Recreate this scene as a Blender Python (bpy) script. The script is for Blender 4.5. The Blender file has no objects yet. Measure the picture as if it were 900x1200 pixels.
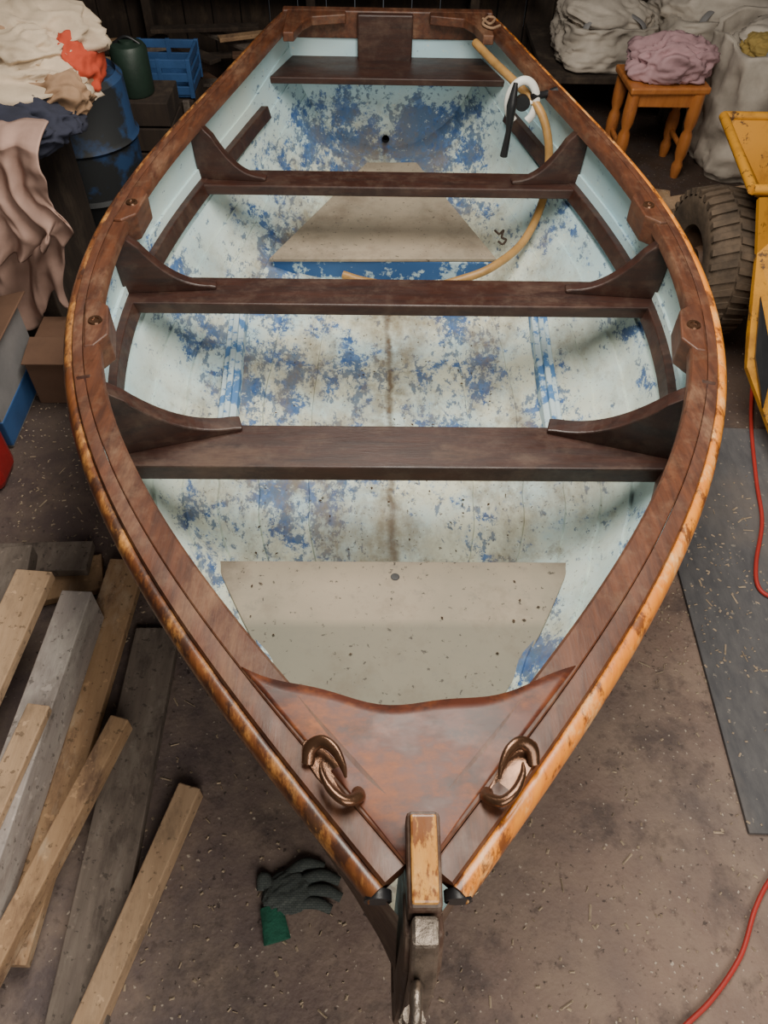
import bpy, math, random
import numpy as np
from mathutils import Vector, noise, Matrix
random.seed(7)
# ------------------------------------------------------------------ camera model
F_PX=900.; PITCH=math.radians(49.99); YAW=math.radians(1.587); ROLL=math.radians(-1.543)
G=0.68
CAM=np.array([-0.0579,0.0,G+1.0942])
s_,c_=math.sin(PITCH),math.cos(PITCH);S_,C_=math.sin(YAW),math.cos(YAW)
FW=np.array([S_*c_,C_*c_,-s_]);R0=np.array([C_,-S_,0]);D0=np.array([-S_*s_,-C_*s_,-c_])
RT=R0*math.cos(ROLL)+D0*math.sin(ROLL);DN=-R0*math.sin(ROLL)+D0*math.cos(ROLL)
cd=bpy.data.cameras.new("camera");cam=bpy.data.objects.new("camera",cd)
bpy.context.collection.objects.link(cam)
M=Matrix(((RT[0],-DN[0],-FW[0],CAM[0]),(RT[1],-DN[1],-FW[1],CAM[1]),(RT[2],-DN[2],-FW[2],CAM[2]),(0,0,0,1)))
cam.matrix_world=M
cd.sensor_fit='VERTICAL';cd.sensor_height=24.0;cd.lens=24.0*F_PX/1200.;cd.clip_start=0.02
bpy.context.scene.camera=cam
def W(px,py,z):
    d=FW+(px-450)/F_PX*RT+(py-600)/F_PX*DN
    k=(CAM[2]-z)/-d[2]
    p=CAM+k*d
    return Vector((p[0],p[1],z))
def sheer(y):
    return 0.13*((1.9-y)/1.6)**2 if y<1.9 else 0.05*((y-1.9)/2)**2
def WS(px,py,dz=0):
    z=G
    for i in range(12):
        p=W(px,py,z);z=G+sheer(min(max(p.y,0),5))+dz
    return p
# ------------------------------------------------------------------ mesh helpers
def link(o,parent=None):
    bpy.context.collection.objects.link(o)
    if parent: o.parent=parent
    return o
def empty(name):
    e=bpy.data.objects.new(name,None);e.empty_display_size=0.1
    return link(e)
def mob(name,v,f,mat,parent=None,smooth=False,auto=None,bevel=0):
    me=bpy.data.meshes.new(name);me.from_pydata([tuple(x) for x in v],[],f)
    import bmesh
    bm=bmesh.new();bm.from_mesh(me);bmesh.ops.recalc_face_normals(bm,faces=bm.faces)
    bm.to_mesh(me);bm.free()
    me.materials.append(mat)
    if smooth or auto:
        for p in me.polygons:p.use_smooth=True
    if auto: me.set_sharp_from_angle(angle=math.radians(auto))
    o=bpy.data.objects.new(name,me);link(o,parent)
    if bevel:
        b=o.modifiers.new("bevel",'BEVEL');b.width=bevel;b.segments=2;b.limit_method='ANGLE'
    return o
def loft(name,secs,mat,parent=None,closed=True,caps=True,**k):
    n=len(secs[0]);v=[];f=[]
    for s in secs: v+=list(s)
    for i in range(len(secs)-1):
        for j in range(n if closed else n-1):
            a=i*n+j;b=i*n+(j+1)%n
            f.append((a,b,b+n,a+n))
    if closed and caps:
        f.append(tuple(range(n))[::-1]);f.append(tuple((len(secs)-1)*n+j for j in range(n)))
    return mob(name,v,f,mat,parent,**k)
def box(name,c,s,mat,parent=None,rz=0,bevel=0.004,rx=0,ry=0):
    v=[]
    R=Matrix.Rotation(rz,3,'Z')@Matrix.Rotation(ry,3,'Y')@Matrix.Rotation(rx,3,'X')
    for z in(-.5,.5):
        for x,y in((-.5,-.5),(.5,-.5),(.5,.5),(-.5,.5)):
            v.append(Vector(c)+R@Vector((x*s[0],y*s[1],z*s[2])))
    f=[(0,3,2,1),(4,5,6,7),(0,1,5,4),(1,2,6,5),(2,3,7,6),(3,0,4,7)]
    return mob(name,v,f,mat,parent,bevel=bevel)
def prism(name,pts,z0,z1,mat,parent=None,bevel=0.003):
    n=len(pts)
    v=[(p[0],p[1],z0) for p in pts]+[(p[0],p[1],z1) for p in pts]
    f=[tuple(range(n))[::-1],tuple(range(n,2*n))]+[(i,(i+1)%n,n+(i+1)%n,n+i) for i in range(n)]
    return mob(name,v,f,mat,parent,bevel=bevel)
def catmull(P,m=8):
    P=[Vector(p) for p in P];Q=[P[0]*2-P[1]]+P+[P[-1]*2-P[-2]];out=[]
    for i in range(1,len(Q)-2):
        for k in range(m):
            t=k/m;a,b,c,d=Q[i-1],Q[i],Q[i+1],Q[i+2]
            out.append(0.5*((2*b)+(c-a)*t+(2*a-5*b+4*c-d)*t*t+(3*b-a-3*c+d)*t**3))
    out.append(P[-1]);return out
def tube(name,P,r,mat,parent=None,seg=12,m=8,flat=1.0):
    C=catmull(P,m);n=len(C)
    if not hasattr(r,'__len__'): r=[r]*len(P)
    rr=np.interp(np.linspace(0,len(P)-1,n),range(len(P)),r)
    secs=[];up=Vector((0,0,1));prev=None
    for i,c in enumerate(C):
        t=(C[min(i+1,n-1)]-C[max(i-1,0)]).normalized()
        if prev is None:
            a=t.cross(up)
            if a.length<.1:a=t.cross(Vector((1,0,0)))
            a.normalize()
        else:
            a=(prev-t*prev.dot(t)).normalized()
        prev=a;b=t.cross(a)
        secs.append([c+a*math.cos(q)*rr[i]+b*math.sin(q)*rr[i]*flat for q in [2*math.pi*k/seg for k in range(seg)]])
    return loft(name,secs,mat,parent,auto=50)
def lathe(name,prof,c,mat,parent=None,seg=40,axis='Z',auto=40,rot=None):
    secs=[]
    for k in range(seg+1):
        a=2*math.pi*k/seg
        row=[]
        for r,h in prof:
            if axis=='Z': p=Vector((r*math.cos(a),r*math.sin(a),h))
            else: p=Vector((h,r*math.cos(a),r*math.sin(a)))
            if rot: p=rot@p
            row.append(Vector(c)+p)
        secs.append(row)
    return loft(name,secs,mat,parent,closed=False,auto=auto)
def lump(name,c,r,mat,parent=None,seed=0,amp=.25,sc=2.5,sub=5,rz=0,flatb=-.6,ridge=.12):
    import bmesh
    bm=bmesh.new();bmesh.ops.create_icosphere(bm,subdivisions=sub,radius=1)
    off=Vector((seed*3.1,seed*1.7,seed*.9));R=Matrix.Rotation(rz,3,'Z')
    Q=Matrix.Rotation(seed*1.3,3,'Z')
    for v in bm.verts:
        p=v.co.copy();q=Q@p;q=Vector((q.x*sc*1.5,q.y*sc*.5,q.z*sc*.9))+off
        w=noise.noise(p*1.5+off)*.8
        d=amp*noise.noise(p*sc*.6+off)+ridge*(1-2*abs(noise.noise(q+Vector((w,w,5)))))+ridge*.35*(1-2*abs(noise.noise(q*2.1+Vector((w*2,0,0)))))
        p=p*(1+d)
        p.z=max(p.z,flatb)
        v.co=Vector(c)+R@Vector((p.x*r[0],p.y*r[1],p.z*r[2]))
    me=bpy.data.meshes.new(name);bm.to_mesh(me);bm.free();me.materials.append(mat)
    for p in me.polygons:p.use_smooth=True
    return link(bpy.data.objects.new(name,me),parent)
# ------------------------------------------------------------------ materials
class N:
    def __init__(s,name):
        s.m=bpy.data.materials.new(name);s.m.use_nodes=True;s.t=s.m.node_tree
        s.b=s.t.nodes['Principled BSDF'];s.co=s.t.nodes.new('ShaderNodeTexCoord').outputs['Object']
    def n(s,ty,**k):
        nd=s.t.nodes.new(ty)
        for a,b in k.items(): setattr(nd,a,b)
        return nd
    def L(s,a,b): s.t.links.new(a,b)
    def put(s,sock,v):
        if hasattr(v,'links') or hasattr(v,'is_linked'): s.L(v,sock)
        elif isinstance(v,(tuple,list)) and len(v)==3 and sock.type=='RGBA': sock.default_value=(*v,1)
        else: sock.default_value=v
    def map(s,sc,loc=(0,0,0),rot=(0,0,0)):
        m=s.n('ShaderNodeMapping');m.inputs['Scale'].default_value=sc;m.inputs['Location'].default_value=loc
        m.inputs['Rotation'].default_value=rot
        s.L(s.co,m.inputs['Vector']);return m.outputs[0]
    def noise(s,scale,detail=6,vec=None,rough=.6,dist=0):
        x=s.n('ShaderNodeTexNoise');x.inputs['Scale'].default_value=scale;x.inputs['Detail'].default_value=detail
        x.inputs['Roughness'].default_value=rough;x.inputs['Distortion'].default_value=dist
        s.L(vec if vec is not None else s.co,x.inputs['Vector']);return x.outputs['Fac']
    def ramp(s,v,a,b,lo=0.,hi=1.):
        m=s.n('ShaderNodeMapRange');m.inputs[1].default_value=a;m.inputs[2].default_value=b
        m.inputs[3].default_value=lo;m.inputs[4].default_value=hi;s.put(m.inputs[0],v);return m.outputs[0]
    def math(s,op,a,b=0.):
        m=s.n('ShaderNodeMath',operation=op);s.put(m.inputs[0],a);s.put(m.inputs[1],b);return m.outputs[0]
    def mix(s,f,a,b):
        m=s.n('ShaderNodeMix',data_type='RGBA');s.put(m.inputs[0],f);s.put(m.inputs[6],a);s.put(m.inputs[7],b);return m.outputs[2]
    def xyz(s):
        x=s.n('ShaderNodeSeparateXYZ');s.L(s.co,x.inputs[0]);return x.outputs
    def fin(s,col,rough=.6,bump=None,bs=.3,bd=.01,metal=0.,coat=0.):
        s.put(s.b.inputs['Base Color'],col);s.put(s.b.inputs['Roughness'],rough);s.b.inputs['Metallic'].default_value=metal
        if coat: s.b.inputs['Coat Weight'].default_value=coat;s.b.inputs['Coat Roughness'].default_value=.2
        if bump is not None:
            b=s.n('ShaderNodeBump');b.inputs['Strength'].default_value=bs;b.inputs['Distance'].default_value=bd
            s.put(b.inputs['Height'],bump);s.L(b.outputs[0],s.b.inputs['Normal'])
        return s.m
def wood(name,c1,c2,wearc,wear=.5,rough=.4,st=(1,12,12),coat=0.,wsc=7,rot=0,bs=.12,wearc2=None,wear2=.3,soft=.10,am=.7,spk=0,dust=None,dustam=.5):
    m=N(name);mv=m.map(st,rot=(0,0,rot))
    g=m.noise(6,8,mv,.65,.3);g2=m.noise(30,4,mv)
    col=m.mix(m.ramp(g,.35,.65),c1,c2)
    ws=tuple(1+(q-1)*.18 for q in st)
    w=m.noise(wsc,9,m.map(ws,rot=(0,0,rot)),.7)
    wm=m.math('MULTIPLY',m.ramp(w,.62-wear*.25,.74-wear*.2),m.ramp(g2,.3,.6,.5,1))
    col=m.mix(wm,col,wearc)
    if wearc2:
        w2=m.noise(wsc*1.3,7,m.map(ws,(5,2,7),rot=(0,0,rot)),.7)
        col=m.mix(m.ramp(w2,.62-wear2*.25,.62-wear2*.25+soft,0,am),col,wearc2)
    if spk:
        s1=m.noise(60,3,m.map((1,1,1),(1,5,2)));col=m.mix(m.ramp(s1,.62,.67,0,spk),col,tuple(q*.25 for q in c1))
        s1=m.noise(40,3,m.map((1,1,1),(7,5,2)));col=m.mix(m.ramp(s1,.64,.69,0,spk*.6),col,tuple(min(1,q*1.7) for q in c1))
    if dust:
        d1=m.noise(16,9,m.map((1,1,1),(3,8,1)),.75);col=m.mix(m.ramp(d1,.50,.66,0,dustam),col,dust)
    d=m.noise(45,3);col=m.mix(m.ramp(d,.64,.72,0,.35),col,(c1[0]*.3,c1[1]*.3,c1[2]*.3))
    r=m.ramp(w,.4,.7,rough,min(1,rough+.3))
    return m.fin(col,r,m.math('ADD',g,m.math('MULTIPLY',g2,.5)),bs,.004,coat=coat)
thw=wood("thwart_wood",(.044,.015,.009),(.022,.009,.007),(.09,.05,.033),.33,.36,(1,7,7),wsc=3,dust=(.10,.066,.047),dustam=.35)
gun=wood("gunwale_wood",(.125,.043,.019),(.055,.020,.011),(.21,.11,.06),.38,.40,(9,1,9),wsc=2.6,wearc2=(.038,.015,.010),wear2=.34,soft=.18,am=.7,dust=(.24,.15,.09),dustam=.25)
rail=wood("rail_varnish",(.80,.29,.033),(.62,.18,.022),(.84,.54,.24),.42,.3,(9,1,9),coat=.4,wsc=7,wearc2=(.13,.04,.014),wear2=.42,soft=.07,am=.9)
rail_shade=wood("rail_varnish_shaded",(.19,.065,.019),(.085,.028,.012),(.55,.25,.06),.5,.33,(9,1,9),coat=.3,wsc=7,wearc2=(.045,.018,.011),wear2=.5,soft=.08,am=.92)  # port rail: less lit side painted as darker varnish, plus worn patches
brh=wood("breasthook_mahogany",(.115,.028,.012),(.065,.017,.009),(.32,.095,.022),.46,.42,(1,4,4),coat=.10,wsc=7,wearc2=(.028,.012,.009),wear2=.45,bs=.06,dust=(.24,.065,.016),dustam=.5)
stemw=wood("stem_gold",(.66,.33,.075),(.50,.2,.04),(.80,.5,.18),.3,.3,(9,1,9),coat=.4,wsc=20,wearc2=(.17,.05,.016),wear2=.52,soft=.08,am=.9)
stemd=wood("stem_dark",(.085,.045,.03),(.05,.026,.018),(.22,.16,.12),.5,.42,(9,3,1),wsc=9,dust=(.2,.15,.11))
outp=wood("planking_varnish",(.10,.055,.035),(.06,.032,.022),(.2,.15,.11),.5,.5,(9,1,9),wsc=5)
def hullmat():
    m=N("hull_paint_worn");x,y,z=m.xyz()
    lo=m.noise(2.2,3,rough=.5);base=m.mix(m.ramp(lo,.35,.65),(.44,.65,.72),(.60,.72,.68))
    dep=m.ramp(z,.20,.44,1,0)
    yl=m.noise(3.5,6,m.map((1,1,1),(4,2,0)))
    base=m.mix(m.math('MULTIPLY',m.ramp(yl,.36,.56,0,.95),dep),base,(.69,.70,.55))
    reg=m.noise(3.2,4,m.map((1.3,.7,1),(1,7,3)),.55)
    aft=m.math('MULTIPLY',m.ramp(y,3.1,3.42,0,1),m.ramp(z,.30,.56,.14,.0))
    regm=m.math('ADD',m.ramp(reg,.36,.66,-.06,.11),m.math('ADD',m.ramp(z,.20,.62,.032,-.055),aft))
    dis=m.noise(11,12,m.map((1,.7,1)),rough=.78)
    v=m.math('ADD',dis,regm)
    fine=m.noise(42,8,m.map((1,.5,1),(3,3,3)),.72)
    v2=m.math('ADD',fine,m.math('MULTIPLY',regm,.8))
    blue=m.mix(m.ramp(m.noise(20,5),.4,.6),(.04,.11,.29),(.12,.22,.42))
    col=m.mix(m.ramp(v,.55,.61,0,.35),base,(.32,.46,.57))
    col=m.mix(m.ramp(v,.61,.625),col,blue)
    col=m.mix(m.ramp(v2,.595,.62,0,.85),col,(.09,.15,.25))
    col=m.mix(m.ramp(m.noise(30,8,m.map((1,1,1),(7,3,1)),.75),.61,.64,0,.85),col,(.66,.72,.64))
    gr=m.noise(4.5,9,m.map((1.3,.6,1),(9,1,2)),.72)
    gm=m.math('MULTIPLY',m.ramp(gr,.46,.65,0,.8),dep)
    col=m.mix(gm,col,(.23,.18,.11))
    g3=m.noise(18,9,m.map((1,.6,1),(2,6,2)),.75)
    col=m.mix(m.math('MULTIPLY',m.ramp(g3,.54,.66,0,.65),dep),col,(.20,.16,.11))
    spk=m.noise(100,3,m.map((1,1,1),(1,2,3)))
    col=m.mix(m.math('MULTIPLY',m.ramp(spk,.65,.68,0,.85),dep),col,(.07,.05,.035))
    ax=m.math('ABSOLUTE',m.math('ADD',x,m.ramp(m.noise(9,4),.3,.7,-.012,.012)))
    kl=m.math('MULTIPLY',m.ramp(ax,.003,.016,.95,0),m.ramp(m.noise(14,4),.35,.55,.5,1))
    col=m.mix(m.math('MULTIPLY',kl,m.ramp(z,.16,.26,1,0)),col,(.09,.05,.03))
    st=m.math('MULTIPLY',m.ramp(ax,.03,.15,.6,0),m.ramp(m.noise(7,8,rough=.7),.45,.57))
    col=m.mix(m.math('MULTIPLY',st,dep),col,(.21,.165,.10))
    return m.fin(col,m.ramp(dis,.3,.7,.42,.7),v,.25,.004)
hullm=hullmat()
def simple(name,c,rough=.7,var=.25,sc=8,bump=.2,metal=0.,coat=0.,bd=.006,c2=None):
    m=N(name);n=m.noise(sc,8,rough=.65)
    d=c2 if c2 else tuple(x*(1-var) for x in c)
    return m.fin(m.mix(m.ramp(n,.35,.65),d,c),rough,m.noise(sc*4,6),bump,bd,metal,coat)
panel=N("floorboard_paint")
_d=panel.noise(70,4,rough=.6);_e=panel.noise(3,6);_g=panel.noise(24,8,panel.map((1,1,1),(3,0,1)),.75);_h=panel.noise(5,9,panel.map((1,1,1),(8,0,1)),.7)
_x,_y,_z=panel.xyz()
_c=panel.mix(panel.ramp(_e,.35,.65),(.39,.315,.23),(.28,.24,.18))
_c=panel.mix(panel.ramp(_y,.925,.95,.65,0),_c,(.165,.16,.12))  # forward band: shadow toward the bow painted into the board colour
_c=panel.mix(panel.ramp(_h,.48,.64,0,.6),_c,(.16,.12,.085))
_c=panel.mix(panel.ramp(_g,.56,.68,0,.55),_c,(.19,.17,.14))
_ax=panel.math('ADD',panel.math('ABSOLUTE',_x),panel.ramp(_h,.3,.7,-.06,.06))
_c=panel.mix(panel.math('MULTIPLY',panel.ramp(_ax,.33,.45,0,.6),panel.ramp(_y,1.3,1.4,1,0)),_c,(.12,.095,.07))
_c=panel.mix(panel.ramp(_d,.64,.68,0,.9),_c,(.06,.05,.04))
panelm=panel.fin(_c,.7,_g,.15,.003)
bluem=N("blue_paint_chipped");_n=bluem.noise(14,10,rough=.7)
bluem=bluem.fin(bluem.mix(bluem.ramp(_n,.54,.58),(.03,.105,.28),(.45,.58,.62)),.6,_n,.2,.004)
palestr=N("stretcher_paint");_n=palestr.noise(12,10,rough=.7)
palestr=palestr.fin(palestr.mix(palestr.ramp(_n,.5,.54),(.50,.62,.66),(.08,.20,.42)),.6,_n,.2,.004)
fm=N("concrete_floor")
a=fm.noise(1.3,5);b=fm.noise(6,9,rough=.7);sp=fm.noise(90,3,rough=.5);sp2=fm.noise(55,4,fm.map((1,1,1),(8,3,1)))
_x,_y,_z=fm.xyz()
fc=fm.mix(fm.ramp(a,.38,.62),(.235,.155,.12),(.155,.115,.10))
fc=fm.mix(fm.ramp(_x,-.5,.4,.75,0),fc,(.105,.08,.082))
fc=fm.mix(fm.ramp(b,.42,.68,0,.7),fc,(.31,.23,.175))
fc=fm.mix(fm.ramp(_y,1.0,2.2,0,.92),fc,(.042,.025,.017))  # far floor darkened in its colour to stand for light falling off
fc=fm.mix(fm.ramp(fm.noise(4,8,fm.map((1,1,1),(2,2,5)),.7),.52,.63,0,.7),fc,(.065,.048,.046))
fc=fm.mix(fm.ramp(fm.noise(26,8,fm.map((1,1,1),(2,9,5)),.7),.56,.66,0,.6),fc,(.06,.042,.038))
fc=fm.mix(fm.ramp(sp,.67,.71,0,.85),fc,(.50,.42,.34))
fc=fm.mix(fm.ramp(sp2,.64,.68,0,.8),fc,(.04,.028,.024))
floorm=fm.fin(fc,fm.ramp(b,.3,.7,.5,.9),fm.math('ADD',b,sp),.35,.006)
lum=[wood("lumber_%d"%i,c1,c2,wc,w,.75,(8,1,8),wsc=5,rot=.35,bs=.25,wearc2=w2,wear2=.30,soft=.12,am=.6,spk=.7) for i,(c1,c2,wc,w,w2) in enumerate([
 ((.50,.335,.205),(.40,.26,.155),(.26,.18,.12),.4,(.20,.14,.09)),((.20,.16,.13),(.14,.11,.09),(.075,.057,.048),.5,(.27,.23,.19)),
 ((.42,.265,.145),(.33,.20,.11),(.16,.095,.06),.5,(.5,.38,.26)),((.40,.345,.31),(.31,.27,.25),(.50,.45,.40),.5,(.19,.155,.135))])]
darkwood=wood("shed_timber",(.042,.027,.018),(.023,.015,.011),(.08,.057,.038),.4,.85,(6,6,1),wsc=4)
pine=wood("pine_varnish",(.50,.18,.045),(.38,.125,.03),(.2,.07,.025),.3,.35,(5,5,1),coat=.3)
white_bag=simple("woven_bag",(.58,.51,.43),.8,.4,4,.4)
pinkc=simple("pink_cloth",(.46,.28,.30),.9,.3,5,.3)
peach=simple("peach_cloth",(.44,.28,.225),.9,.3,5,.3)
cream=simple("cream_cloth",(.58,.46,.33),.9,.3,6,.4)
navy=simple("navy_cloth",(.025,.028,.05),.9,.4,6,.4)
redc=simple("red_cloth",(.50,.06,.025),.9,.3,6,.4)
tan=simple("tan_cloth",(.36,.22,.13),.9,.35,6,.4)
yellow=N("machine_paint");_n=yellow.noise(7,10,rough=.7);_n2=yellow.noise(16,10,rough=.75)
_c=yellow.mix(yellow.ramp(_n,.48,.66,0,.8),(.56,.25,.02),(.22,.09,.022));_c=yellow.mix(yellow.ramp(_n2,.57,.61,0,.9),_c,(.05,.03,.02))
yellow=yellow.fin(_c,.5,_n,.2,.004)
rubber=simple("tyre_rubber",(.11,.075,.048),.85,.6,12,.4)
black=simple("black_plastic",(.015,.015,.017),.4,.3)
whitep=simple("white_plastic",(.72,.70,.64),.4,.1)
hosem=simple("hose_tan",(.44,.24,.075),.45,.35,14,.1)
bronze=simple("fairlead_bronze",(.20,.10,.055),.24,.55,24,.15,metal=.75,coat=.2)
steel=simple("worn_steel",(.34,.28,.23),.36,.6,30,.3,metal=.85)
redcable=simple("red_cable",(.45,.035,.025),.5,.2)
bluep=simple("blue_plastic",(.04,.11,.28),.5,.3)
drumm=N("drum_paint");_n=drumm.noise(3.5,8,rough=.6)
drumm=drumm.fin(drumm.mix(drumm.ramp(_n,.54,.60),(.018,.02,.022),(.02,.055,.14)),.65,_n,.2,.004)
greenp=simple("green_can",(.02,.04,.028),.5,.3)
card=simple("cardboard",(.15,.08,.048),.85,.3,5,.1)
greyb=simple("grey_box",(.25,.24,.24),.8,.3,5,.1)
mat_g=N("grey_board");_n=mat_g.noise(12,8,mat_g.map((3,1,1)),.7);_k=mat_g.noise(60,3)
_c=mat_g.mix(mat_g.ramp(_n,.35,.65),(.075,.074,.08),(.12,.115,.117));_c=mat_g.mix(mat_g.ramp(_k,.66,.70,0,.7),_c,(.32,.28,.23))
_c=mat_g.mix(mat_g.ramp(mat_g.noise(3,7),.5,.7,0,.6),_c,(.18,.15,.13))
matg=mat_g.fin(_c,.75,_n,.3,.004)
# ------------------------------------------------------------------ room
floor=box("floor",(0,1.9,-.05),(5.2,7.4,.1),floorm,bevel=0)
def timber_wall(name,x0,x1,y0,y1,h=2.5):
    p=empty(name)
    cx,cy=(x0+x1)/2,(y0+y1)/2;lx,ly=abs(x1-x0),abs(y1-y0)
    n=int(max(lx,ly)/.16);
    for i in range(n):
        if lx>ly: box("board_%d"%i,(x0+lx*(i+.5)/n,cy+random.uniform(-.006,.006),h/2),(lx/n-.006,ly,h),darkwood,p,bevel=.004)
        else: box("board_%d"%i,(cx+random.uniform(-.006,.006),y0+ly*(i+.5)/n,h/2),(lx,ly/n-.006,h),darkwood,p,bevel=.004)
timber_wall("wall_back",-2.6,2.6,5.0,5.05)
timber_wall("wall_left",-2.6,-2.55,-1.0,4.99)
timber_wall("wall_right",2.55,2.6,-1.0,4.99)
# ------------------------------------------------------------------ boat
boat=empty("rowing_boat")
Lp=[(435,1050),(390,1000),(350,950),(312,900),(275,850),(240,800),(205,750),(172,700),(140,650),(118,600),(98,550),(85,500),(75,450),(70,400),(77,350),(92,300),(118,250),(155,200),(197,150),(242,100),(288,50),(312,26)]
Rp=[(555,1050),(590,1000),(622,950),(655,900),(690,850),(722,800),(750,750),(777,700),(803,650),(825,600),(842,550),(850,500),(854,450),(850,400),(839,350),(820,300),(793,250),(755,200),(712,150),(660,100),(612,50),(594,30)]
pts=[WS(*p) for p in Lp]+[WS(*p) for p in Rp]
yy=np.array([p.y for p in pts]);xx=np.array([abs(p.x+.001) for p in pts])
pf=np.polyfit(yy,xx,7)
Y0,Y1=.225,3.47
def hw(y): return float(np.polyval(pf,y))
def zg(y): return G+sheer(y)
def hh(y): return max(hw(y)-.030,.006)
def nn(y): return float(np.interp(y,[.2,.6,.9,1.3,2.2,3.0,3.47],[1.5,1.9,2.5,2.9,2.7,2.7,2.1]))
def zk(y): return G+float(np.interp(y,[.17,.3,.5,.8,1.5,2.5,3.47],[-.30,-.42,-.47,-.50,-.53,-.525,-.49]))
def hx(y,z):
    t=zg(y)-.01;D=t-zk(y);r=min(max((t-z)/D,0),1)
    return hh(y)*(1-r**nn(y))**(1/nn(y))
NP=8;secs=[];osec=[]
for i in range(181):
    y=.21+(Y1-.21)*i/180;H=hh(y);t=zg(y)-.01;D=t-zk(y);n=nn(y);half=[];oh=[]
    ph=((y-.31)/.27)%1.0;rib=math.exp(-((min(ph,1-ph))/.16)**2)
    amp=min(1,max(0,(y-.3)/.4))
    for k in range(NP):
        for q in (0,.33,.66,.999):
            a=math.pi/2*(k+q)/NP
            dl=.013*(1-q)*amp
            oh.append((H*(1+.012*q)*max(math.cos(a),0)**(2/n)+.008,t-.0-D*(1+.012*q)*math.sin(a)**(2/n)-.01))
            dl+=.018*rib*amp*min(1,max(0,(a-.35)/.5))
            sc=1-dl
            half.append((H*sc*max(math.cos(a),0)**(2/n),t-D*sc*math.sin(a)**(2/n)))
    for h_,S in ((half,secs),(oh,osec)):
        if S is secs and y<.27: continue
        S.append([Vector((-x,y,z)) for x,z in h_]+[Vector((0,y,h_[-1][1]))]+[Vector((x,y,z)) for x,z in h_[::-1]])
loft("hull",secs,hullm,boat,closed=False,auto=22)
loft("planking_outer",osec,outp,boat,closed=False,auto=22)
# transom
tr=[];n=nn(Y1)
for i in range(41):
    a=math.pi*i/40;ca,sa=math.cos(a),math.sin(a);t=zg(Y1)-.01;D=t-zk(Y1)
    tr.append((-(hh(Y1))*(abs(ca)**(2/n))*(1 if ca>0 else -1),t-D*sa**(2/n)))
nt=len(tr)
v=[(x,Y1-.012,z) for x,z in tr]+[(x,Y1+.012,z) for x,z in tr]
f=[tuple(range(nt)),tuple(range(nt,2*nt))[::-1]]+[(i,(i+1)%nt,nt+(i+1)%nt,nt+i) for i in range(nt)]
mob("transom",v,f,hullm,boat)
ys=[Y0+(Y1+.02-Y0)*(i/100)**1.15 for i in range(101)]
def frame(y,s):
    d=(hw(y+.01)-hw(y-.01))/.02
    n=Vector((s,-d,0)).normalized()
    return Vector((s*hw(y),y,zg(y))),n
def gw(y): return float(np.interp(y,[.3,1.2,3.0],[1.0,.84,.78]))
def sweep(name,prof,mat,s,ylist,bevel=0):
    secs=[]
    for y in ylist:
        p,n=frame(y,s);row=[]
        for o,dz in prof:
            q=p-n*(o*gw(y) if o>.05 else o)+Vector((0,0,dz))
            if q.x*s<.004: q.x=.004*s
            row.append(q)
        secs.append(row)
    return loft(name,secs,mat,boat,auto=35)
rr=[(.014+.015*math.cos(a),-.022+.02*math.sin(a)) for a in [2*math.pi*k/14 for k in range(14)]]
for s,nm,rm in((-1,"port",rail_shade),(1,"starboard",rail)):
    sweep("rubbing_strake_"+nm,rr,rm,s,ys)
    sweep("rail_cap_outer_"+nm,[(.022,-.03),(.022,-.002),(.025,.003),(.0515,.003),(.0537,.002),(.054,-.03)],gun,s,ys)
    sweep("rail_cap_inner_"+nm,[(.0546,-.03),(.0549,.0015),(.057,.003),(.094,.003),(.099,-.003),(.099,-.028)],gun,s,ys)
    p,n=frame(Y0,s);c=p-n*.014+Vector((0,0,-.022))
    tube("strake_end_"+nm,[c+Vector((0,-.008,0)),c+Vector((0,.004,0))],.0165,black,boat,m=2)
    zr=G-.235;secs=[]
    for i in range(70):
        y=.98+(3.12-.98)*i/69;z=zr+sheer(y)*.5
        x0=hx(y,z);x1=hx(y,z+.045)
        secs.append([Vector((s*(x0+.0),y,z)),Vector((s*(x1+.0),y,z+.045)),Vector((s*(x1-.03),y,z+.045)),Vector((s*(x0-.028),y,z))])
    loft("riser_"+nm,secs,thw,boat,bevel=.003)
# breasthook
secs=[]
for i in range(33):
    u=i/32;ya=.54;row=[];x=(-1+2*u)
    aft=ya-.066*(1-abs(x)**1.7)+.004*math.sin(x*9)
    xa=x*(hw(ya)-.07)
    P0=Vector((x*.01,.262,0));P1=Vector((xa,aft,0))
    for k in range(13):
        p=P0.lerp(P1,k/12);z=zg(p.y)-.004+.004*(1-abs(x))
        row.append(Vector((p.x,p.y,z)))
    secs.append(row)
b=loft("breasthook",secs,brh,boat,closed=False,auto=40)
so=b.modifiers.new("thick",'SOLIDIFY');so.thickness=.028;so.offset=0
def stemprof(w,yz,name,mat,bev=.004,x0=.006,w1=None):
    n=len(yz);v=[(x0-w/2,y,z) for y,z in yz]+[(x0+w/2,y,z) for y,z in yz]
    f=[tuple(range(n)),tuple(range(n,2*n))[::-1]]+[(i,(i+1)%n,n+(i+1)%n,n+i) for i in range(n)]
    return mob(name,v,f,mat,boat,bevel=bev)
zb=zg(.26)
stemprof(.040,[(.315,zb-.06),(.312,zb+.04),(.21,zb+.022),(.205,zb-.03),(.24,zb-.08)],"stem_head",stemd,.006)
stemprof(.031,[(.308,zb+.038),(.306,zb+.045),(.214,zb+.029),(.214,zb+.02)],"stem_head_cap",stemw,.003)
stemprof(.046,[(.24,zb-.03),(.19,zb-.01),(.165,zb-.08),(.155,zb-.3),(.165,zb-.55),(.21,zb-.61),(.30,zb-.6),(.30,zb-.1)],"stem_post",stemd,.006)
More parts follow.
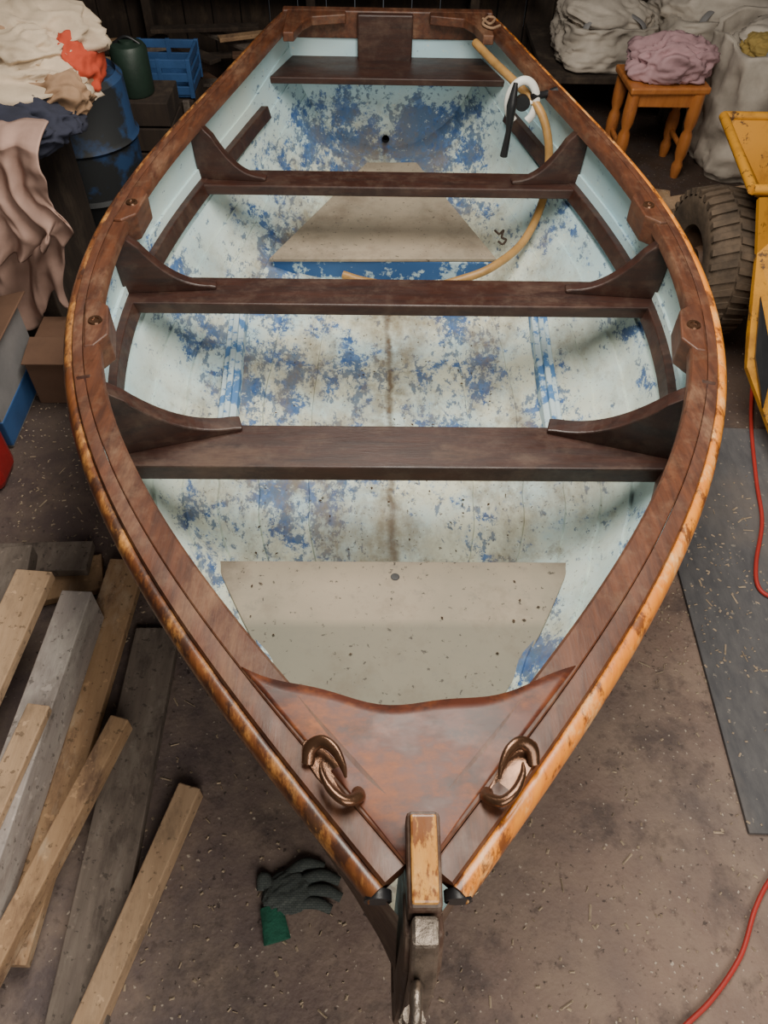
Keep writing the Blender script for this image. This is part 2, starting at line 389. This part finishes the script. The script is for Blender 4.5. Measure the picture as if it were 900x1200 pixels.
stemprof(.032,[(.206,zb+.014),(.178,zb-.0),(.148,zb-.08),(.142,zb-.3),(.15,zb-.45),(.17,zb-.45),(.165,zb-.1),(.2,zb-.01)],"stem_band",steel,.005)
zc=zb-.06
ring=[(-.004+.002*math.cos(a),.128+.020*math.cos(a),zc+.020*math.sin(a)) for a in [2*math.pi*k/12 for k in range(13)]]
tube("bow_eye",ring,.007,steel,boat,m=4)
tube("painter_bolt",[(-.006,.122,zc-.015),(-.008,.112,zc-.06),(-.010,.105,zc-.15),(-.012,.10,zc-.24)],[.012,.011,.010,.010],steel,boat)
lathe("painter_nut",[(0,-.006),(.016,-.006),(.016,.006),(0,.006)],(-.0065,.118,zc-.035),steel,boat,seg=6)
secs=[]
for i in range(60):
    y=.2+(Y1-.2)*i/59;z=zk(y)-.012
    secs.append([Vector((-.018,y,z)),Vector((.018,y,z)),Vector((.014,y,z-.05)),Vector((-.014,y,z-.05))])
loft("keel",secs,thw,boat)
for i,y in enumerate((.75,2.0,3.2)):
    h=zk(y)-.062
    box("keel_chock_%d"%i,(0,y,h/2),(.5,.12,h),lum[1],boat)
for i,(x,y) in enumerate(((-.45,1.9),(.45,1.9))):
    zz=zk(y)
    while hx(y,zz)<abs(x): zz+=.004
    box("bilge_chock_%d"%i,(x,y,(zz-.03)/2),(.10,.14,zz-.03),lum[1],boat)
def thwart(name,pyn,pyf,zrel,th,px=468,mat=thw):
    z=G+zrel;yn=W(px,pyn,z).y;yf=W(px,pyf,z).y
    pts=[]
    for i in range(9):
        u=-1+2*i/8;pts.append((u*(hx(yn,z)-.006),yn))
    for i in range(9):
        u=1-2*i/8;pts.append((u*(hx(yf,z)-.006),yf))
    prism(name,pts,z-th,z,mat,boat,.004)
    return yn,yf,z
t1=thwart("thwart_forward",548,499,-.18,.046)
t2=thwart("thwart_middle",358,327,-.19,.036)
t3=thwart("thwart_aft",220,201,-.19,.034)
t4=thwart("stern_seat",92,64,-.12,.026,450)
def knee(name,y0,z,s,L,H,ang,th=.034,pw=2.4):
    x0=hx(y0,z)+.004
    d=Vector((-s*math.cos(ang),math.sin(ang),0));nrm=Vector((-d.y,d.x,0))
    prof=[(0,-.002),(L,-.002),(L+.004,.010)]
    for i in range(1,17):
        t=i/16
        prof.append((.04+(L-.04)*(1-t),.014+(H-.014)*(t**pw)))
    prof+=[(.03,H+.004),(0,H+.004)]
    base=Vector((s*x0,y0,z));n=len(prof);v=[]
    for sg in(-.5,.5):
        for r,h in prof:
            v.append(base+d*r+nrm*th*sg+Vector((s*.012*h/H if r<.06 else 0,0,h)))
    f=[tuple(range(n)),tuple(range(n,2*n))[::-1]]+[(i,(i+1)%n,n+(i+1)%n,n+i) for i in range(n)]
    mob(name,v,f,thw,boat,bevel=.004)
for s,nm in((-1,"port"),(1,"starboard")):
    knee("knee_forward_"+nm,t1[0]+.045,t1[2],s,.31,zg(t1[0])-t1[2]-.004,math.radians(17),.045,2.2)
    knee("knee_middle_"+nm,t2[0]+.06,t2[2],s,.255,zg(t2[0])-t2[2]-.004,math.radians(5))
    knee("knee_aft_"+nm,t3[0]+.06,t3[2],s,.225,zg(t3[0])-t3[2]-.004,math.radians(-4))
for i,(px,py,s) in enumerate(((108,385,-1),(150,240,-1),(806,390,1),(757,243,1))):
    y=WS(px,py).y;p,n=frame(y,s)
    tdir=Vector((-n.y,n.x,0));g=gw(y)
    prof=[(-.09,.088*g),(-.055,.125*g),(.055,.125*g),(.09,.088*g),(.09,.06*g),(-.09,.06*g)]
    v=[p+tdir*a_-n*b_+Vector((0,0,.010)) for a_,b_ in prof]
    v+=[q-Vector((0,0,.075)) for q in v]
    m_=6;f=[tuple(range(m_)),tuple(range(m_,2*m_))[::-1]]+[(k,(k+1)%m_,m_+(k+1)%m_,m_+k) for k in range(m_)]
    mob("rowlock_pad_%d"%i,v,f,gun,boat,bevel=.004)
    q=p-n*.09*g+Vector((0,0,.006))
    lathe("rowlock_socket_%d"%i,[(.0,.005),(.008,.005),(.009,.008),(.015,.008),(.017,.003)],q,bronze,boat,seg=20)
ztop=zg(Y1)+.012
xw=hw(Y1)-.02
box("transom_cap",(0,Y1-.0,ztop-.045),(2*xw,.045,.10),gun,boat,bevel=.006)
box("transom_pad",(-.01,Y1-.035,ztop-.09),(.22,.03,.18),thw,boat,bevel=.006)
for s,nm in((-1,"port"),(1,"starboard")):
    prism("quarter_knee_"+nm,[(s*(xw-.02),Y1-.26),(s*(xw-.06),Y1-.26),(s*(xw-.085),Y1-.15),(s*(xw-.12),Y1-.09),(s*(xw-.25),Y1-.06),(s*(xw-.25),Y1-.02),(s*(xw-.02),Y1-.02)][::int(s)],ztop-.03,ztop+.004,gun,boat,.004)
tube("mooring_cord",[W(x,y,ztop+.012) for x,y in((566,22),(574,28),(580,22),(572,20),(566,28),(576,33),(586,30))],.005,tan,boat)
# bow floor panel
zp=G-.42
ya=W(460,658,zp).y
yb=.70
pt=[]
for i in range(13):
    y=yb+(ya-yb)*i/12;pt.append((-(hx(y,zp+.0)-.012),y))
pt+= [(-x,y) for x,y in pt[::-1]]
prism("bow_floorboard",pt,zp-.012,zp,panelm,boat,.002)
lathe("floorboard_hole",[(0,.001),(.010,.001),(.011,.0)],W(463,676,zp),black,boat,seg=16)
z2=G-.42
A=[W(315,303,z2),W(582,303,z2),W(488,190,z2),W(430,190,z2)]
prism("stern_floorboard",[(p.x,p.y) for p in A],z2-.014,z2,panelm,boat,.003)
y2=A[0].y+.012
prism("stern_floorboard_riser",[(A[0].x+.01,y2),(A[1].x-.01,y2),(A[1].x-.01,y2+.016),(A[0].x+.01,y2+.016)],zk(2.4)+.01,z2-.015,bluem,boat,.002)
for s,nm in((-1,"port"),(1,"starboard")):
    for (ow,oz,nn_) in ((.03,.020,"stretcher_"),(.012,.036,"stretcher_ridge_")):
        secs=[]
        for i in range(20):
            y=1.5+(2.2-1.5)*i/19
            xs=.47+.03*i/19
            zz=zk(y)
            while hx(y,zz)<xs: zz+=.002
            zz+=.012
            secs.append([Vector((s*(xs-ow),y,zz-.014)),Vector((s*(xs+ow),y,zz-.004)),Vector((s*(xs+ow-.004),y,zz+oz)),Vector((s*(xs-ow+.004),y,zz+oz))])
        loft(nn_+nm,secs,palestr,boat,bevel=.003)
p=Vector((0,Y1-.022,zk(Y1)+.045))
lathe("drain_plug",[(0,-.01),(.012,-.01),(.014,.0),(.017,.008)],p,black,boat,seg=20,rot=Matrix.Rotation(math.radians(90),3,'X'))
# fairleads: slim base plate, two hard-edged horns curling over it
for s,(px,py) in((-1,(390,913)),(1,(597,914))):
    c=WS(px,py);c.z=zg(c.y)+.004
    p,n=frame(c.y,s);t=Vector((-n.y,n.x,0))
    if t.y<0:t=-t
    nm="port" if s<0 else "starboard"
    def P(a,b,h): return c+t*a-n*b+Vector((0,0,h))
    prof=[]
    for k in range(28):
        q=2*math.pi*k/28;prof.append(P(.062*math.cos(q),.017*math.sin(q),0))
    top=[Vector((q.x,q.y,c.z+.005)) for q in prof];bot=[Vector((q.x,q.y,c.z-.012)) for q in prof]
    loft("fairlead_base_"+nm,[bot,top],bronze,boat,bevel=.0015)
    for sg in(-1,1):
        lathe("fairlead_screw_%s_%d"%(nm,sg+1),[(0,.0062),(.004,.006),(.005,.004)],P(sg*.053,0,0),steel,boat,seg=12)
    tube("fairlead_horn_fore_"+nm,[P(-.034,.014,.004),P(-.044,.006,.016),P(-.040,-.010,.025),P(-.020,-.016,.028),P(.004,-.012,.026),P(.018,-.004,.024)],[.0085,.0095,.009,.008,.0055,.002],bronze,boat,flat=.75)
    tube("fairlead_horn_aft_"+nm,[P(.034,-.014,.004),P(.044,-.002,.016),P(.038,.013,.025),P(.018,.018,.028),P(-.004,.014,.026),P(-.018,.008,.024)],[.0085,.0095,.009,.008,.0055,.002],bronze,boat,flat=.75)
# ------------------------------------------------------------------ hose and reel
hp=[(557,50,.05),(578,72,.03),(604,97,.01),(630,125,-.03),(641,155,-.10),(643,190,-.20),(636,235,-.30),(614,282,-.37),(580,311,-.39),(545,326,-.42),(490,338,-.46),(430,330,-.46),(402,322,-.45)]
hq=[]
for x,y,z in hp:
    z=G+z;p=W(x,y,z)
    while abs(p.x)>hx(p.y,z)-.03 and z<zg(p.y) and y>110:
        z+=.005;p=W(x,y,z)
    hq.append(p)
tube("garden_hose",hq,.0145,hosem,seg=14)
z=G-.40
tube("rusty_chain",[W(x,y,z+.03) for x,y in((580,270),(585,274),(590,270),(588,278),(593,281),(589,286),(584,283))],.004,simple("chain_rust",(.05,.03,.02),.7,.4,30),boat)
reel=empty("hand_reel")
c=W(612,120,G-.02)
ring=[c+Vector((.048*math.cos(a),.012*math.sin(a),.066*math.sin(a))) for a in [math.radians(q) for q in range(-60,250,20)]]
tube("rim",ring,.009,whitep,reel,flat=1.6)
lathe("hub",[(0,-.012),(.024,-.012),(.026,.012),(0,.012)],c,black,reel,seg=24,rot=Matrix.Rotation(math.radians(90),3,'X'))
tube("spoke",[c+Vector((-.048,0,.0)),c+Vector((.048,0,0))],.007,whitep,reel,m=2)
tube("handle",[c+Vector((-.035,-.02,.07)),c+Vector((-.04,-.03,.0)),c+Vector((-.04,-.035,-.08)),c+Vector((-.045,-.035,-.17))],[.008,.018,.010,.014],black,reel)
tube("clamp",[c+Vector((0.03,0,.02)),c+Vector((.08,.02,.02)),c+Vector((.12,.03,.03))],.012,black,reel)
# ------------------------------------------------------------------ lumber (bottom-left)
def plank(i,a,b,z,w,th,m,tilt=0):
    A=W(a[0],a[1],z);B=W(b[0],b[1],z);d=(B-A);L=d.length;d.normalize();n=Vector((-d.y,d.x,0))
    v=[]
    for zz in(-th,0):
        for q,sg in((A,-.5),(B,-.5),(B,.5),(A,.5)):
            v.append(q+n*w*sg+Vector((0,0,zz)))
    f=[(0,3,2,1),(4,5,6,7),(0,1,5,4),(1,2,6,5),(2,3,7,6),(3,0,4,7)]
    mob("plank_%d"%i,v,f,lum[m],stack,bevel=.003)
stack=empty("lumber_stack")
plank(0,(222,920),(60,1290),.05,.052,.05,0)
plank(1,(185,735),(60,1330),.03,.115,.03,1)
plank(2,(150,655),(0,1130),.062,.10,.028,2)
plank(3,(140,840),(-40,1180),.115,.045,.05,2)
plank(4,(90,692),(-60,1110),.19,.075,.12,3)
plank(5,(40,668),(-80,930),.225,.09,.03,0)
plank(6,(-60,655),(105,650),.06,.10,.03,1)
plank(7,(45,825),(-30,990),.215,.05,.024,0)
plank(8,(-30,700),(120,668),.028,.12,.026,2)
plank(9,(15,640),(-10,760),.12,.10,.05,1)
# ------------------------------------------------------------------ right floor board, cables
A=W(785,640,0);B=W(876,978,0)
d=(B-A).normalized();n=Vector((-d.y,d.x,0))
if n.x<0:n=-n
A2=A-d*.5
prism("rubber_mat",[(A2.x,A2.y),(B.x,B.y),(B.x+n.x*.6,B.y+n.y*.6),(A2.x+n.x*.6,A2.y+n.y*.6)],0,.012,matg,bevel=.002)
tube("extension_cable",[W(x,y,.02) for x,y in((905,350),(888,400),(880,480),(886,560),(893,610),(886,660),(890,690),(915,705))],.006,redcable)
tube("extension_cable",[W(x,y,.008) for x,y in((930,1000),(903,1030),(885,1065),(868,1120),(835,1170),(800,1205),(770,1240))],.005,redcable)
# work glove
gl=empty("work_glove")
gm_=N("glove_knit");_n=gm_.noise(60,3);_b=gm_.n('ShaderNodeTexBrick');_b.inputs['Scale'].default_value=60;gm_.L(gm_.co,_b.inputs['Vector'])
_b.inputs['Color1'].default_value=(.085,.095,.088,1);_b.inputs['Color2'].default_value=(.06,.07,.068,1);_b.inputs['Mortar'].default_value=(.018,.028,.024,1)
glm=gm_.fin(_b.outputs[0],.9,_n,.4,.004)
gg=simple("glove_cuff",(.02,.13,.08),.9,.4,25,.6)
c=W(338,1046,.015);lump("palm",(c.x,c.y,.014),(.046,.038,.014),glm,gl,3,amp=.25,ridge=.15,sc=2)
for i,(x0,y0,x1,y1,x2,y2_) in enumerate(((335,1028,357,1012,380,1016),(350,1034,376,1025,398,1033),(352,1046,380,1043,400,1052),(348,1058,370,1058,388,1066),(318,1040,308,1028,306,1044))):
    tube("finger_%d"%i,[W(x0,y0,.012),W(x1,y1,.016),W(x2,y2_,.010)],[.014,.013,.010],glm,gl,m=6,flat=.8)
a1=W(318,1062,.012);a2=W(325,1104,.010)
tube("cuff",[a1,a1.lerp(a2,.5)+Vector((0,0,.002)),a2],[.024,.025,.028],gg,gl,flat=.35)
v=[];f=[]
for i in range(1100):
    side=random.random()
    px=random.uniform(120,900);py=random.uniform(560,1200)
    if side<.25: px=random.uniform(20,140);py=random.uniform(380,640)
    elif side<.45: px=random.uniform(770,900);py=random.uniform(560,800)
    p=W(px,py,.001+.0)
    if abs(p.x)<.05 and p.y<.3: continue
    l=random.uniform(.0015,.006);w=random.uniform(.001,.003);a=random.uniform(0,6.28)
    if random.random()<.06: l*=3
    u=Vector((math.cos(a),math.sin(a),0));q=Vector((-u.y,u.x,0));k=len(v)
    z=.0135 if ((p-A2).dot(n)>0 and d.dot(p-A2)<(B-A2).length) else .0015
    p.z=z
    v+=[p-u*l-q*w,p+u*l-q*w,p+u*l+q*w,p-u*l+q*w,p-u*l*.6+Vector((0,0,.002)),p+u*l*.6+Vector((0,0,.002))]
    f+=[(k,k+1,k+2,k+3),(k,k+1,k+5,k+4),(k+3,k+4,k+5,k+2)]
mob("wood_shavings",v,f,simple("shaving",(.48,.37,.26),.9,.5,30),floor)
v=[];f=[]
for i in range(90):
    y=random.uniform(.85,2.3);x=random.uniform(-.35,.35)
    z=zp+.002
    if y>ya-.02:
        zz=zk(y)
        while hx(y,zz)<abs(x)+.02: zz+=.003
        z=zz+.016
    l=random.uniform(.0025,.007);w=random.uniform(.0015,.004);a=random.uniform(0,6.28)
    u=Vector((math.cos(a),math.sin(a),0));q=Vector((-u.y,u.x,0));k=len(v);p=Vector((x,y,z))
    v+=[p-u*l,p-q*w+Vector((0,0,.003)),p+u*l,p+q*w+Vector((0,0,.002))];f+=[(k,k+1,k+2,k+3)]
mob("dirt_flakes",v,f,simple("flake",(.10,.06,.035),.9,.6,40),boat)
# ------------------------------------------------------------------ left clutter
table=empty("storage_chest")
box("body",(-1.62,2.60,.31),(.90,.56,.62),darkwood,table)
box("lid",(-1.62,2.60,.635),(.94,.60,.03),darkwood,table)
box("batten",(-1.62,2.31,.31),(.86,.02,.06),lum[1],table)
pile=empty("clothes_pile")
for i,(x,y,z,r,m,sd) in enumerate([
 (-1.35,2.64,.76,(.30,.22,.10),cream,1),(-1.20,2.78,.85,(.2,.12,.08),cream,2),(-1.55,2.7,.84,(.28,.22,.12),tan,3),
 (-1.15,2.44,.715,(.17,.13,.07),navy,4),(-1.30,2.34,.74,(.22,.10,.06),navy,12),(-1.02,2.74,.76,(.06,.10,.09),redc,5),(-1.07,2.58,.74,(.10,.13,.07),tan,6),
 (-1.42,2.44,.79,(.20,.10,.05),tan,7),(-1.62,2.45,.80,(.25,.15,.09),cream,8),(-1.32,2.86,.80,(.24,.13,.09),peach,9),(-1.75,2.72,.86,(.25,.2,.11),cream,10),
 (-1.17,2.66,.84,(.13,.10,.06),cream,15)]):
    lump("garment_%d"%i,(x,y,z),r,m,pile,sd,amp=.35,ridge=.28,sc=2.0)
def drape(name,x0,x1,y,ztop,zbot,mat,seed,lean=.0):
    cols,rows=80,60;v=[];f=[]
    for j in range(rows+1):
        t=j/rows
        for i in range(cols+1):
            u=i/cols
            fold=.020*math.sin(u*22+seed+4*noise.noise(Vector((u*3,t*1.6,seed))))*(0.4+t)+.045*noise.noise(Vector((u*4,t*2.5,seed+4)))+.015*noise.noise(Vector((u*12,t*7,seed+9)))
            w=1-.25*t*(1-.4*math.sin(3*t))
            x=(x0+x1)/2+(u-.5)*(x1-x0)*w+.05*noise.noise(Vector((t*3,u,seed)))
            zb=zbot+.16*noise.noise(Vector((u*3,seed,0)))+.06*abs(u-.5)
            z=ztop+(zb-ztop)*t
            yy=y+fold+lean*t
            if t<.1: yy+=.10*(1-t/.1); z=ztop+(zb-ztop)*.1*(t/.1)**2
            v.append((x,yy,z))
    for j in range(rows):
        for i in range(cols):
            a=j*(cols+1)+i;f.append((a,a+1,a+cols+2,a+cols+1))
    o=mob(name,v,f,mat,pile,smooth=True)
    so=o.modifiers.new("t",'SOLIDIFY');so.thickness=.006
drape("hanging_shirt",-1.42,-1.02,2.215,.76,.18,peach,1)
drape("hanging_towel",-1.32,-.98,2.16,.80,.42,peach,6)
drum=empty("plastic_drum")
lathe("body",[(0,0),(.18,0),(.20,.02),(.205,.18),(.218,.195),(.205,.21),(.205,.38),(.218,.395),(.205,.41),(.20,.60),(.18,.62),(.175,.60),(0,.60)],(-1.20,3.10,0),drumm,drum,seg=48)
bx2=empty("wooden_box")
for k in range(4): box("slat_%d"%k,(-1.02,3.46,.05+.105*k),(.22,.24,.095),darkwood,bx2)
can=empty("green_canister")
lathe("body",[(0,0),(.07,0),(.075,.01),(.075,.17),(.065,.185),(.03,.19),(.03,.2),(0,.2)],(-1.05,3.44,.415),greenp,can,seg=32)
tube("carry_handle",[(-1.11,3.44,.58),(-1.10,3.44,.60),(-1.05,3.44,.625),(-1.0,3.44,.60),(-.99,3.44,.58)],.006,black,can)
bx=empty("wooden_crate")
for k in range(3): box("slat_%d"%k,(-1.03,3.80,.05+.10*k),(.32,.28,.085),darkwood,bx)
box("post",(-1.16,3.65,.15),(.03,.02,.30),lum[1],bx);box("post_b",(-.90,3.65,.15),(.03,.02,.30),lum[1],bx)
cr=empty("blue_crate");cx,cy,cz=-1.0,3.80,.30
for k in range(3):
    z=cz+.03+k*.055
    box("rail_f%d"%k,(cx,cy-.12,z),(.26,.012,.035),bluep,cr,bevel=.002);box("rail_b%d"%k,(cx,cy+.12,z),(.26,.012,.035),bluep,cr,bevel=.002)
    box("rail_l%d"%k,(cx-.13,cy,z),(.012,.25,.035),bluep,cr,bevel=.002);box("rail_r%d"%k,(cx+.13,cy,z),(.012,.25,.035),bluep,cr,bevel=.002)
for a_ in(-.13,0,.13):
    for b_ in(-.12,.12): box("upright",(cx+a_,cy+b_,cz+.08),(.02,.016,.16),bluep,cr,bevel=.002)
box("base",(cx,cy,cz+.006),(.26,.24,.012),bluep,cr)
cb=empty("cardboard_box")
box("body",(-1.38,1.93,.15),(.36,.36,.30),greyb,cb)
box("flap_a",(-1.38,1.80,.315),(.36,.17,.006),card,cb,rx=.12);box("flap_b",(-1.22,1.95,.318),(.12,.34,.006),card,cb,ry=-.25)
box("blue_band",(-1.38,1.93,.06),(.366,.366,.10),bluep,cb)
fc_=empty("fuel_can")
box("body",(-1.275,1.62,.11),(.22,.14,.22),simple("red_plastic",(.36,.018,.018),.4,.3),fc_,bevel=.03)
tube("handle",[(-1.355,1.62,.21),(-1.335,1.62,.26),(-1.235,1.62,.26),(-1.195,1.62,.21)],.012,redcable,fc_)
cb2=empty("cardboard_box")
box("body",(-1.10,2.08,.09),(.15,.24,.18),card,cb2);box("flap",(-1.10,2.0,.19),(.15,.12,.006),card,cb2,rx=.15)
# ------------------------------------------------------------------ right clutter
st=empty("pine_stool");sx,sy,sz=1.25,3.72,.41
box("seat",(sx,sy,sz-.015),(.36,.28,.03),pine,st,bevel=.008,rz=.05)
box("apron_f",(sx,sy-.11,sz-.06),(.29,.02,.06),pine,st);box("apron_b",(sx,sy+.11,sz-.06),(.29,.02,.06),pine,st)
for i,(a_,b_) in enumerate(((-.145,-.11),(.145,-.11),(.145,.11),(-.145,.11))):
    lathe("leg_%d"%i,[(0,0),(.018,0),(.024,.03),(.026,.06),(.018,.08),(.027,.11),(.03,.16),(.026,.2),(.018,.22),(.028,.25),(.03,.3),(.028,.38),(0,.38)],(sx+a_,sy+b_,0),pine,st,seg=20)
tube("stretcher",[(sx-.145,sy-.11,.13),(sx-.145,sy+.11,.13)],.012,pine,st,m=2)
tube("stretcher_b",[(sx+.145,sy-.11,.13),(sx+.145,sy+.11,.13)],.012,pine,st,m=2)
bl=empty("pink_blanket")
lump("fold_a",(sx-.0,sy+.0,sz+.058),(.14,.11,.09),pinkc,bl,11,amp=.3,ridge=.3)
lump("fold_b",(sx+.10,sy+.02,sz+.052),(.09,.11,.08),pinkc,bl,13,amp=.3,ridge=.3)
def bag(x,y,r,h,seed,mat=white_bag,z0=0):
    p=empty("bulk_bag");secs=[];m_=90
    prof=[(.02,0),(.9,0),(1.02,.08),(1.06,.35),(1.02,.6),(.98,.85),(.99,1.0),(.93,1.0),(.90,.85),(.80,.78),(.02,.80)]
    prof2=[]
    for i in range(len(prof)-1):
        for k in range(6):
            t=k/6;prof2.append((prof[i][0]*(1-t)+prof[i+1][0]*t,prof[i][1]*(1-t)+prof[i+1][1]*t))
    prof2.append(prof[-1])
    for k in range(m_+1):
        a=2*math.pi*(k%m_)/m_;row=[]
        for q,hz in prof2:
            e=4;cr_=1/((abs(math.cos(a))**e+abs(math.sin(a))**e)**(1/e))
            pp=Vector((math.cos(a)*2.2,math.sin(a)*2.2,hz*2.5+seed))
            dd=1+.10*(1-2*abs(noise.noise(pp*1.3)))+.10*noise.noise(pp*.8)+.05*(1-2*abs(noise.noise(pp*3.1)))
            zz=hz*h*(1+.16*noise.noise(Vector((math.cos(a)*1.5,math.sin(a)*1.5,seed+hz))))
            row.append(Vector((x+r*q*cr_*dd*math.cos(a),y+r*q*cr_*dd*math.sin(a),z0+max(zz,0.001))))
        secs.append(row)
    loft("sack",secs,mat,p,closed=False,smooth=True)
    for sg in(-1,1):
        tube("strap",[(x+sg*r*.7,y-r*.9,z0+h*.7),(x+sg*r*.6,y-r*.8,z0+h*1.05),(x+sg*r*.2,y-r*.5,z0+h*1.18),(x-sg*r*.1,y-r*.75,z0+h*1.02)],.016,greyb,p,flat=.3)
    return p
b1=bag(1.80,3.80,.26,.54,1)
lump("contents_a",(1.78,3.82,.50),(.2,.18,.09),white_bag,b1,21,amp=.3,ridge=.2);lump("contents_b",(1.90,3.72,.53),(.12,.12,.07),navy,b1,22,amp=.3,ridge=.2)
lump("contents_c",(1.66,3.72,.53),(.08,.08,.05),simple("yellow_cloth",(.36,.25,.07),.9),b1,23,amp=.3,ridge=.2)
pl=empty("storage_platform")
box("top",(1.60,4.50,.235),(1.6,.78,.03),darkwood,pl)
for x in(.86,1.5,2.3):
    for y in(4.2,4.8): box("leg",(x,y,.11),(.08,.08,.22),darkwood,pl)
b2=bag(1.12,4.38,.22,.20,4,z0=.252)
lump("contents",(1.12,4.38,.45),(.19,.17,.08),white_bag,b2,31,amp=.3,ridge=.15,sc=1.5)
b3=bag(1.72,4.42,.30,.24,7,z0=.252)
lump("contents",(1.70,4.40,.50),(.28,.22,.10),white_bag,b3,32,amp=.3,ridge=.15,sc=1.5)
oc=empty("timber_offcuts")
for i,(x,y,l,w,rz,m) in enumerate(((1.22,3.20,.5,.11,1.35,2),(1.50,3.38,.5,.10,.3,0),(1.02,2.92,.3,.08,1.8,1))):
    box("piece_%d"%i,(x,y,.012+.001*i),(l,w,.024),lum[m],oc,rz=rz)
# dumper
dm=empty("mini_dumper")
rust=simple("rusty_rim",(.10,.05,.025),.7,.5,14,.3)
wc=Vector((1.14,2.44,.262))
prof=[(.13,-.07),(.20,-.085),(.235,-.08),(.245,-.06),(.25,0),(.245,.06),(.235,.08),(.20,.085),(.13,.07),(.12,.0),(.13,-.07)]
lathe("tyre",prof,wc,rubber,dm,seg=56,axis='X',auto=60)
lathe("rim",[(0,-.03),(.05,-.05),(.06,-.03),(.12,-.045),(.135,-.06),(.135,.06),(0,.04)],wc,rust,dm,seg=32,axis='X')
v=[];f=[]
for k in range(34):
    for sd in(-1,1):
        a=2*math.pi*(k+(.5 if sd>0 else 0))/34
        kk=len(v)
        for r in(.240,.260):
            for xx2,aa in((.004*sd,-.05),(.086*sd,.02),(.086*sd,.10),(.004*sd,.035)):
                rr_=r if abs(xx2)<.05 else r-.012
                v.append(wc+Vector((xx2,rr_*math.cos(a+aa),rr_*math.sin(a+aa))))
        f+=[(kk,kk+1,kk+2,kk+3),(kk+4,kk+5,kk+6,kk+7)]+[(kk+q,kk+(q+1)%4,kk+4+(q+1)%4,kk+4+q) for q in range(4)]
mob("tread",v,f,rubber,dm)
def quad(name,P,mat,th=.014):
    o=mob(name,P,[tuple(range(len(P)))],mat,dm);so=o.modifiers.new("t",'SOLIDIFY');so.thickness=th;return o
zt=.62
n0=W(882,222,zt);f0=W(848,136,zt)
T=[n0,Vector((2.1,n0.y,zt)),Vector((2.1,f0.y,zt)),f0];Bq=[Vector((1.38,2.42,.34)),Vector((1.95,2.42,.34)),Vector((1.95,2.68,.34)),Vector((1.38,2.68,.34))]
o=mob("hopper",T+Bq,[(0,1,5,4),(1,2,6,5),(2,3,7,6),(3,0,4,7),(4,5,6,7)],yellow,dm);so=o.modifiers.new("t",'SOLIDIFY');so.thickness=.014
for nm,a_,b_ in(("lip_side",n0,f0),("lip_front",n0,T[1]),("lip_back",f0,T[2])):
    tube(nm,[a_,b_],.016,yellow,dm,m=2)
quad("side_guard",[n0+Vector((.02,-.01,-.03)),W(884,300,.42),W(874,395,.28),W(872,432,.22),W(905,522,.10),W(960,522,.10),W(960,232,.55)],yellow,.02)
quad("side_guard_slot",[W(890,350,.372),W(884,420,.255),W(893,480,.175),W(905,430,.25)],black,.022)
box("chassis",(1.68,2.3,.25),(.5,1.1,.14),yellow,dm)
box("engine",(1.78,1.95,.45),(.4,.5,.3),black,dm,bevel=.02)
tube("axle",[(1.2,2.44,.262),(2.15,2.44,.262)],.03,steel,dm,m=2)
lathe("tyre_far",prof,(2.2,2.44,.25),rubber,dm,seg=40,axis='X')
lathe("tyre_rear",prof,(1.7,1.70,.25),rubber,dm,seg=40,axis='X')
# back clutter
rub=empty("scrap_timber_pile")
for i in range(40):
    x=random.uniform(-1.7,-.3);y=random.uniform(4.25,4.6);l=random.uniform(.15,.6)
    box("scrap_%d"%i,(x,y,.02+.007*i),(l,random.uniform(.03,.1),.02),random.choice([darkwood,darkwood,lum[1],lum[2],card]),rub,rz=random.uniform(-1.,1.))
bb=empty("plank_shelf")
box("board",(-.3,4.88,.40),(2.3,.16,.03),darkwood,bb)
for x in(-1.3,-.4,.5): box("bracket",(x,4.88,.19),(.05,.12,.38),darkwood,bb)
for i,(x,h,m) in enumerate(((.05,.16,lum[0]),(.22,.2,lum[2]),(-.35,.12,greenp),(-.7,.14,greyb))):
    box("stored_item_%d"%i,(x,4.88,.417+h/2),(.09,.08,h),m,bb)
# ------------------------------------------------------------------ lights
def area(name,loc,tgt,sx,sy,e,col):
    l=bpy.data.lights.new(name,'AREA');l.shape='RECTANGLE';l.size=sx;l.size_y=sy;l.energy=e;l.color=col
    o=bpy.data.objects.new(name,l);o.location=loc
    o.rotation_euler=(Vector(tgt)-Vector(loc)).to_track_quat('-Z','Y').to_euler();link(o)
area("doorway_daylight",(.9,-1.5,2.0),(0.1,1.1,.3),2.2,1.6,70,(1,.935,.83))
area("overhead_lamp",(.12,1.6,2.35),(.1,1.65,0),.9,2.0,86,(1,.935,.83))  # unseen overhead lamp added above the boat; no roof window is built
w=bpy.data.worlds.new("world");bpy.context.scene.world=w;w.use_nodes=True
w.node_tree.nodes['Background'].inputs[0].default_value=(.92,.94,1,1);w.node_tree.nodes['Background'].inputs[1].default_value=.07
